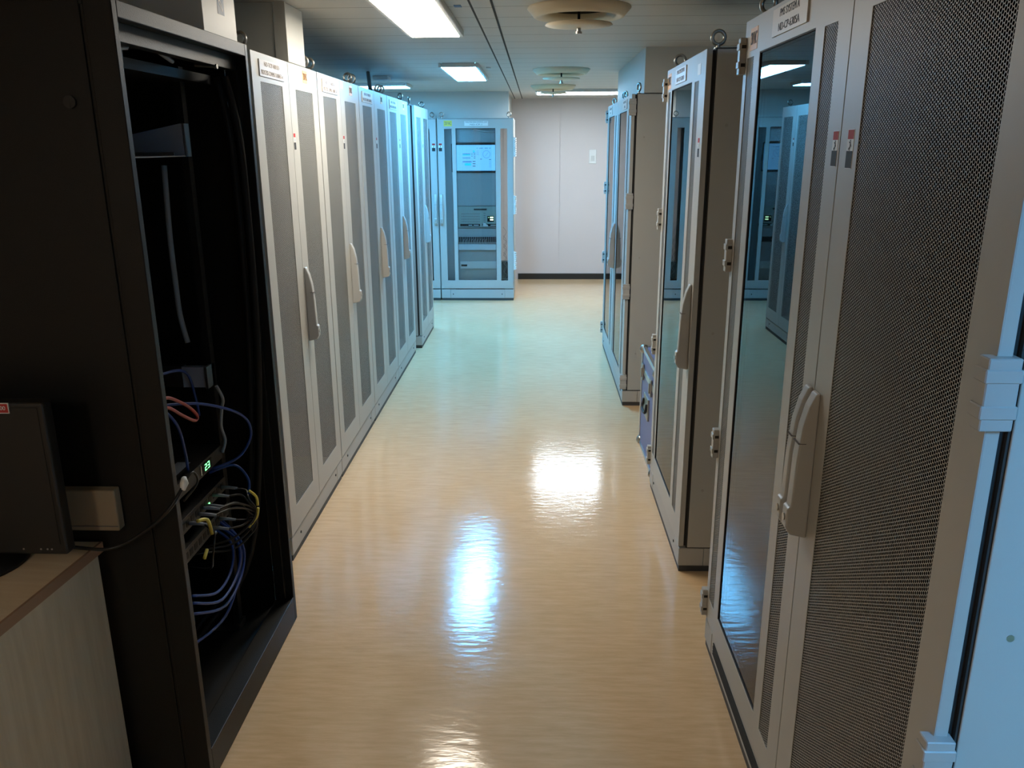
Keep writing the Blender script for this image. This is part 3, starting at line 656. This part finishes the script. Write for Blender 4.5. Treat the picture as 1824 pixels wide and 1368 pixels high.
# blue cables
blue = [([(-1.02, 2.20, 0.74), (-0.985, 2.12, 0.83), (-0.97, 2.06, 0.93), (-0.98, 2.0, 1.0)], 'blue cable slanting up below the red cable in the rack'),
        ([(-1.05, 2.10, 0.97), (-0.98, 2.25, 0.93), (-0.93, 2.42, 0.84), (-0.92, 2.46, 0.76), (-0.95, 2.41, 0.70), (-1.02, 2.34, 0.685)], 'blue cable arcing widely beyond the unit with green digits'),
        ([(-1.02, 2.34, 0.675), (-0.95, 2.37, 0.69), (-0.91, 2.37, 0.645), (-0.905, 2.35, 0.60)], 'short blue cable running down into the yellow-tagged bundle'),
        ([(-1.03, 2.30, 0.52), (-0.96, 2.30, 0.46), (-0.94, 2.24, 0.40), (-0.93, 2.10, 0.40), (-0.94, 1.96, 0.47)], 'innermost of the blue cable loops hanging under the patch units'),
        ([(-1.03, 2.32, 0.52), (-0.95, 2.32, 0.46), (-0.925, 2.26, 0.39), (-0.92, 2.10, 0.375), (-0.93, 1.94, 0.46)], 'middle of the blue cable loops hanging under the patch units'),
        ([(-1.03, 2.34, 0.53), (-0.94, 2.33, 0.45), (-0.93, 2.30, 0.36), (-0.93, 2.14, 0.33), (-0.94, 1.95, 0.42)], 'wider blue cable loop hanging under the patch units'),
        ([(-1.03, 2.36, 0.53), (-0.95, 2.34, 0.45), (-0.94, 2.30, 0.36), (-0.95, 2.18, 0.27), (-0.97, 1.98, 0.30), (-0.98, 1.93, 0.34)], 'lowest blue cable loop hanging under the patch units'),
        ([(-1.05, 2.0, 1.05), (-1.04, 2.2, 1.04), (-1.06, 2.36, 0.99), (-1.06, 2.40, 0.90), (-1.06, 2.41, 0.84)], 'blue cable passing behind the metal slide rail in the rack')]
for pts, lab in blue: tag(MB().tube(smooth_pts(pts), 0.0042, 8).build('blue_cable', 'cable_blue'), lab, 'cable', 'blue network cables in the rack')
tag(MB().tube(smooth_pts([(-0.95, 1.93, 1.03), (-0.95, 1.98, 1.032), (-0.95, 2.05, 0.999), (-0.95, 2.112, 0.96), (-0.95, 2.147, 0.926), (-0.952, 2.129, 0.92), (-0.95, 2.056, 0.959), (-0.95, 1.976, 1.007), (-0.95, 1.92, 1.01)]), 0.0045, 8).build('red_cable', 'cable_red'), 'red cable bent back in a loop inside the black rack', 'cable')
tag(MB().tube(smooth_pts([(-0.985, 2.385, 0.945), (-0.975, 2.40, 0.90), (-0.99, 2.42, 0.86), (-1.0, 2.425, 0.80), (-0.99, 2.42, 0.755), (-0.995, 2.40, 0.72)]), 0.005, 8).build('grey_cable', 'cable_grey'), 'pale grey cable dropping from the slide rail behind the wide blue loop', 'cable')
tag(MB().tube(smooth_pts([(-0.95, 1.95, 1.75), (-0.95, 1.972, 1.877), (-0.95, 1.988, 1.915), (-0.95, 2.008, 1.919), (-0.95, 2.108, 1.896), (-0.95, 2.195, 1.876), (-0.96, 2.271, 1.868)]), 0.006, 8).build('grey_cable', 'cable_grey'), 'thin pale cable bent under the roof of the black rack', 'cable')
tag(MB().tube([(-0.93, 1.90, 1.862), (-0.93, 1.96, 1.868)], 0.006, 6).build('cable_tie', 'cable_grey'), 'pale cable tie on the near post of the black rack', 'cable tie')
tag(MB().cyl((-0.96, 2.42, 1.872), (-0.90, 2.42, 1.868), 0.005, 10).cyl((-0.905, 2.42, 1.868), (-0.897, 2.42, 1.868), 0.007, 10).build('rack_bolt', 'steel'), 'small bright bolt near the top of the black rack opening', 'bolt')

# duct on the rack, duct on the first cabinet
dk = thing('cable_duct', 'pale square duct with a blue label on top of the black rack', 'duct', (-0.895, 2.345, 1.945), 0, 'upright cable ducts to the ceiling')
MB().box((-0.4, 0, 0), (0, 0.255, CEIL-1.945)).build('casing', 'duct', dk, 0.002)
MB().box((0, 0.115, 0.065), (0.0006, 0.165, 0.14)).build('blue_label', 'blue_label', dk)
wl = MB()
for a, b in (((0.128, 0.135), (0.132, 0.104)), ((0.125, 0.100), (0.150, 0.074)), ((0.125, 0.100), (0.138, 0.101)), ((0.138, 0.101), (0.152, 0.078)), ((0.150, 0.074), (0.153, 0.082))):
    a, b = Vector(a), Vector(b); dd = (b-a).normalized(); q = Vector((-dd.y, dd.x))*0.0012
    wl.add([(0.001, p.x, p.y) for p in (a-q, a+q, b+q, b-q)], [(0, 1, 2, 3)])
wl.build('label_mark', 'white', dk)
dk2 = thing('cable_duct', 'pale square duct rising from the first grey cabinet to the ceiling', 'duct', (-1.006, 3.51, 1.981), 0, 'upright cable ducts to the ceiling')
MB().box((-0.45, 0, 0), (0, 0.25, CEIL-1.981)).build('casing', 'duct', dk2, 0.003)
MB().box((-0.05, -0.003, 0), (0.0, 0.0, CEIL-1.981)).build('corner_strip', 'duct', dk2, 0.001)

# ------------------------------------------------------------------ desk and things on it
dsk = thing('desk', 'birch laminate desk with brown edge at the near left beside the black rack', 'desk', (-1.057, 1.78, 0), -0.066)
MB().prism([(-0.006, -0.003), (-1.0, -0.072), (-1.0, -1.5), (-0.006, -1.5)], 2, 0.702, 0.727).build('desktop', 'birch_top', dsk, 0.001)
MB().box((-0.006, -1.5, 0.702), (0, -0.003, 0.7275)).build('edge_band', 'edge_band', dsk)
MB().box((-0.035, -1.46, 0.0), (-0.012, -0.012, 0.702)).build('front_panel', 'birch_side', dsk)
MB().box((-0.98, -1.46, 0.0), (-0.96, -0.09, 0.702)).build('back_panel', 'birch_side', dsk)
mn = thing('computer_monitor', 'black computer monitor on the desk with a red numbered sticker', 'monitor', (-1.31, 1.655, 0.728))
MB().box((-0.25, -0.015, 0.036), (0.25, 0.02, 0.398)).build('housing', 'black_plastic', mn, 0.006, 3)
MB().box((-0.237, -0.0165, 0.063), (0.237, -0.0145, 0.386)).build('screen', 'black_plastic', mn)
MB().box((-0.05, 0.02, 0.02), (0.05, 0.05, 0.30)).build('neck', 'black_plastic', mn, 0.006)
MB().lathe((0, 0.005, 0), [(0.0, 0), (0.125, 0), (0.125, 0.008), (0.10, 0.016), (0.04, 0.022), (0.0, 0.022)]).build('base', 'black_plastic', mn)
dots = MB()
for x in (0.15, 0.19, 0.205, 0.215): dots.cyl((x, -0.0145, 0.050), (x, -0.0158, 0.050), 0.0022, 8)
dots.build('button', 'ink_soft', mn)
stk = MB().box((0.125, -0.0178, 0.374), (0.177, -0.0150, 0.3975)).box((0.127, -0.0182, 0.376), (0.175, -0.0178, 0.3955), 1).build('number_sticker', ['white', 'red'], mn)
text_mesh('000', 0.012, 'white', stk, (0.161, -0.0188, 0.386), width=0.018, height=0.009)
jb = thing('junction_box', 'small beige box fixed to the rack side behind the monitor', 'box', (-1.0, 1.788, 0.765))
MB().box((-0.30, -0.030, 0.0), (0, -0.001, 0.105)).build('casing', 'beige', jb, 0.004, 3)
MB().box((-0.30, -0.0315, 0.012), (-0.002, -0.0295, 0.0135)).build('lid_seam', 'ink', jb)
pc = thing('power_cord', 'black cord running from the monitor to a white plug on the rack', 'cord', (-0.862, 1.80, 0.87))
MB().tube(smooth_pts([(-0.36, -0.085, -0.105), (-0.22, -0.08, -0.13), (-0.15, -0.055, -0.142), (-0.07, -0.04, -0.10), (-0.01, -0.035, -0.045), (0.012, -0.005, -0.005)]), 0.0045, 8).build('sheath', 'cable_black', pc)
MB().tube([(0.012, -0.008, -0.012), (0.014, 0.002, 0.003), (0.008, 0.016, 0.01)], [0.006, 0.010, 0.006], 10).build('plug', 'white', pc)
MB().tube(smooth_pts([(0.012, 0.0, 0.0), (0.02, 0.04, 0.015), (0.02, 0.06, -0.02), (0.0, 0.03, -0.05), (-0.02, 0.06, -0.07)]), 0.003, 8).build('pigtail', 'cable_black', pc)

# ------------------------------------------------------------------ blue case
bc = thing('flight_case', 'blue flight case with aluminium edges on the floor between right-hand cabinets', 'case', (0.592, 3.93, 0))
W, L, Hc = 0.42, 0.545, 0.575; sp = 0.455
MB().box((0.006, 0.006, 0.006), (W-0.006, L-0.006, Hc-0.006)).build('body', 'blue_case', bc)
e = MB(); s = 0.022
for x in (0, W-s):
    for y in (0, L-s): e.box((x, y, 0), (x+s, y+s, Hc))
    for z in (0, Hc-s): e.box((x, s, z), (x+s, L-s, z+s))
    e.box((x, s, sp-0.018), (x+s*0.8, L-s, sp+0.018))
for y in (0, L-s):
    for z in (0, Hc-s): e.box((s, y, z), (W-s, y+s, z+s))
    e.box((s, y, sp-0.018), (W-s, y+s*0.8, sp+0.018))
e.build('edge_trim', 'alu', bc, 0.002, 1)
for x in (0, W):
    for y in (0, L):
        for z in (0.02, Hc-0.02):
            b = MB().lathe((x+(0.012 if x == 0 else -0.012), y+(0.012 if y == 0 else -0.012), z), [(0.001, 0.028), (0.016, 0.024), (0.026, 0.008), (0.026, -0.008), (0.016, -0.02), (0.001, -0.02)], 14)
            b.build('corner_cap', 'steel', bc)
for y in (0.13, 0.45): MB().box((-0.008, y-0.025, sp-0.05), (0.002, y+0.025, sp+0.04)).box((-0.014, y-0.010, sp-0.035), (-0.006, y+0.010, sp+0.02)).build('latch', 'steel', bc, 0.002, 1)
MB().box((-0.004, 0.20, 0.24), (0.008, 0.36, 0.36)).build('handle_dish', 'steel', bc, 0.003)
MB().tube(smooth_pts([(-0.006, 0.22, 0.33), (-0.014, 0.23, 0.28), (-0.014, 0.33, 0.28), (-0.006, 0.34, 0.33)]), 0.007, 8).build('carry_handle', 'black_plastic', bc)

# ------------------------------------------------------------------ ceiling things
def ceiling_light(label, x, y, w, l, mat, hang=0.028):
    t = thing('ceiling_light', label, 'light', (x, y, CEIL), 0, 'ceiling lights')
    f = MB(); b = 0.022
    f.box((-w/2-b, -l/2-b, -hang), (-w/2, l/2+b, 0)).box((w/2, -l/2-b, -hang), (w/2+b, l/2+b, 0)).box((-w/2, -l/2-b, -hang), (w/2, -l/2, 0)).box((-w/2, l/2, -hang), (w/2, l/2+b, 0))
    f.build('frame', 'fixture', t, 0.003, 1)
    MB().box((-w/2, -l/2, -hang-0.003), (w/2, l/2, -hang+0.010)).build('diffuser', mat, t)
    return t
ceiling_light('nearest bright rectangular ceiling light over the aisle', -0.51, 3.85, 0.235, 1.08, 'lamp_warm')
ceiling_light('second rectangular ceiling light, cold blue-white, farther along the aisle', -0.55, 6.66, 0.235, 1.20, 'lamp_blue')
ceiling_light('ceiling light lying crosswise above the gap at the end of the left row', -1.50, 7.98, 0.60, 0.28, 'lamp_blue')
ceiling_light('crosswise ceiling light behind the round vents near the back wall', 0.46, 9.08, 0.92, 0.42, 'lamp_cool')
ceiling_light('added unseen light behind the viewer casting blue on the nearest right-hand cabinet', 1.15, -0.60, 0.3, 0.6, 'added_light_side')  # added out of view to turn the nearest cabinet side blue
ceiling_light('added unseen light behind the viewer brightening the desk', -1.35, -1.2, 0.24, 1.2, 'added_light_rear')  # added out of view as warm fill for desk and near-facing sides
ceiling_light('added unseen light brightening the ceiling behind the left row of cabinets', -2.1, 4.6, 0.24, 1.2, 'added_light_aisle')  # added out of view, lifts the dark ceiling above the left row
def air_vent(label, x, y):
    t = thing('ceiling_vent', label, 'air vent', (x, y, CEIL), 0, 'round ceiling air vents')
    MB().lathe((0, 0, 0), [(0.215, 0), (0.217, -0.005), (0.188, -0.038), (0.174, -0.041), (0.132, -0.024), (0.124, -0.008)]).build('shell', 'cream', t)
    MB().lathe((0, 0, 0), [(0.0, -0.004), (0.125, -0.004), (0.125, -0.009)]).build('throat', 'dark_inner', t)
    MB().lathe((0, 0, 0), [(0.0, -0.062), (0.138, -0.065), (0.142, -0.069), (0.07, -0.078), (0.0, -0.080)]).build('deflector', 'cream', t)
    MB().cyl((0, 0, -0.006), (0, 0, -0.063), 0.006, 10).build('stem', 'black_matte', t)
    MB().cyl((0, 0, -0.078), (0, 0, -0.100), 0.0085, 14).cyl((0, 0, -0.094), (0, 0, -0.103), 0.014, 6).build('nozzle', 'steel', t)
air_vent('nearest round cream ceiling air vent', 0.172, 3.72)
air_vent('middle one of the three round ceiling air vents', 0.18, 6.58)
air_vent('farthest round ceiling air vent in front of the crosswise light', 0.15, 8.32)
tag(MB().box((-1.34, 7.05, CEIL-0.03), (-1.22, 7.2, CEIL)).build('ceiling_detector', 'fixture', None, 0.004), 'small flat detector box on the ceiling above the left row', 'detector')
tag(MB().tube(smooth_pts([(-1.315, 6.72, CEIL), (-1.29, 6.6, 2.185), (-1.09, 5.62, 2.012), (-1.07, 5.53, 1.999)]), 0.014, 10).build('hanging_cable', 'cable_black'), 'thick black cable dropping from the ceiling onto the left row', 'cable')
tag(MB().box((-0.345, 3.63, CEIL-0.002), (-0.315, 3.68, CEIL)).build('ceiling_tag', 'blue_label'), 'tiny blue label on the ceiling beside the nearest light', 'label')
tag(MB().box((-0.375, 6.36, CEIL-0.01), (-0.345, 6.42, CEIL)).build('ceiling_fitting', 'fixture'), 'tiny fitting on the ceiling beside the second aisle light', 'fitting')
sw = thing('wall_switch', 'pale switch plate on the pinkish back wall', 'switch', (0.685, YF, 1.52))
MB().box((-0.045, -0.012, -0.085), (0.045, 0, 0.085)).build('plate', 'white', sw, 0.004)
MB().box((-0.022, -0.02, -0.05), (0.022, -0.012, 0.01)).build('rocker', 'fixture', sw, 0.003)

# ------------------------------------------------------------------ camera, view
cam = bpy.data.cameras.new('camera'); co = bpy.data.objects.new('camera', cam); C.objects.link(co)
fpx, pcx, pcy = 1455.0, 912.0, 684.0
Y = Vector(((957-pcx)/fpx, (pcy-260.0)/fpx, 1.0)).normalized()
Z = -Vector(((935-pcx)/fpx, (pcy-5740.0)/fpx, 1.0)); Z = (Z-Y*Z.dot(Y)).normalized()
X = Z.cross(Y)
right = Vector((X[0], Y[0], Z[0])); up = Vector((X[1], Y[1], Z[1])); fwd = Vector((X[2], Y[2], Z[2]))
co.matrix_world = Matrix(((right[0], up[0], -fwd[0], 0), (right[1], up[1], -fwd[1], 0), (right[2], up[2], -fwd[2], 1.65), (0, 0, 0, 1)))
cam.sensor_width = 36; cam.sensor_fit = 'HORIZONTAL'; cam.lens = fpx*36/1824; cam.clip_start = 0.02
sc = bpy.context.scene; sc.camera = co
w = bpy.data.worlds.new('world'); sc.world = w; w.use_nodes = True
w.node_tree.nodes['Background'].inputs[0].default_value = (0.02, 0.02, 0.02, 1)
sc.cycles.max_bounces = 10; sc.cycles.diffuse_bounces = 5; sc.cycles.transparent_max_bounces = 32; sc.cycles.glossy_bounces = 5
sc.cycles.sample_clamp_indirect = 4.0
vs = sc.view_settings; vs.view_transform = 'Standard'; vs.look = 'None'; vs.gamma = 1.0; vs.use_curve_mapping = False; vs.exposure = 0.75
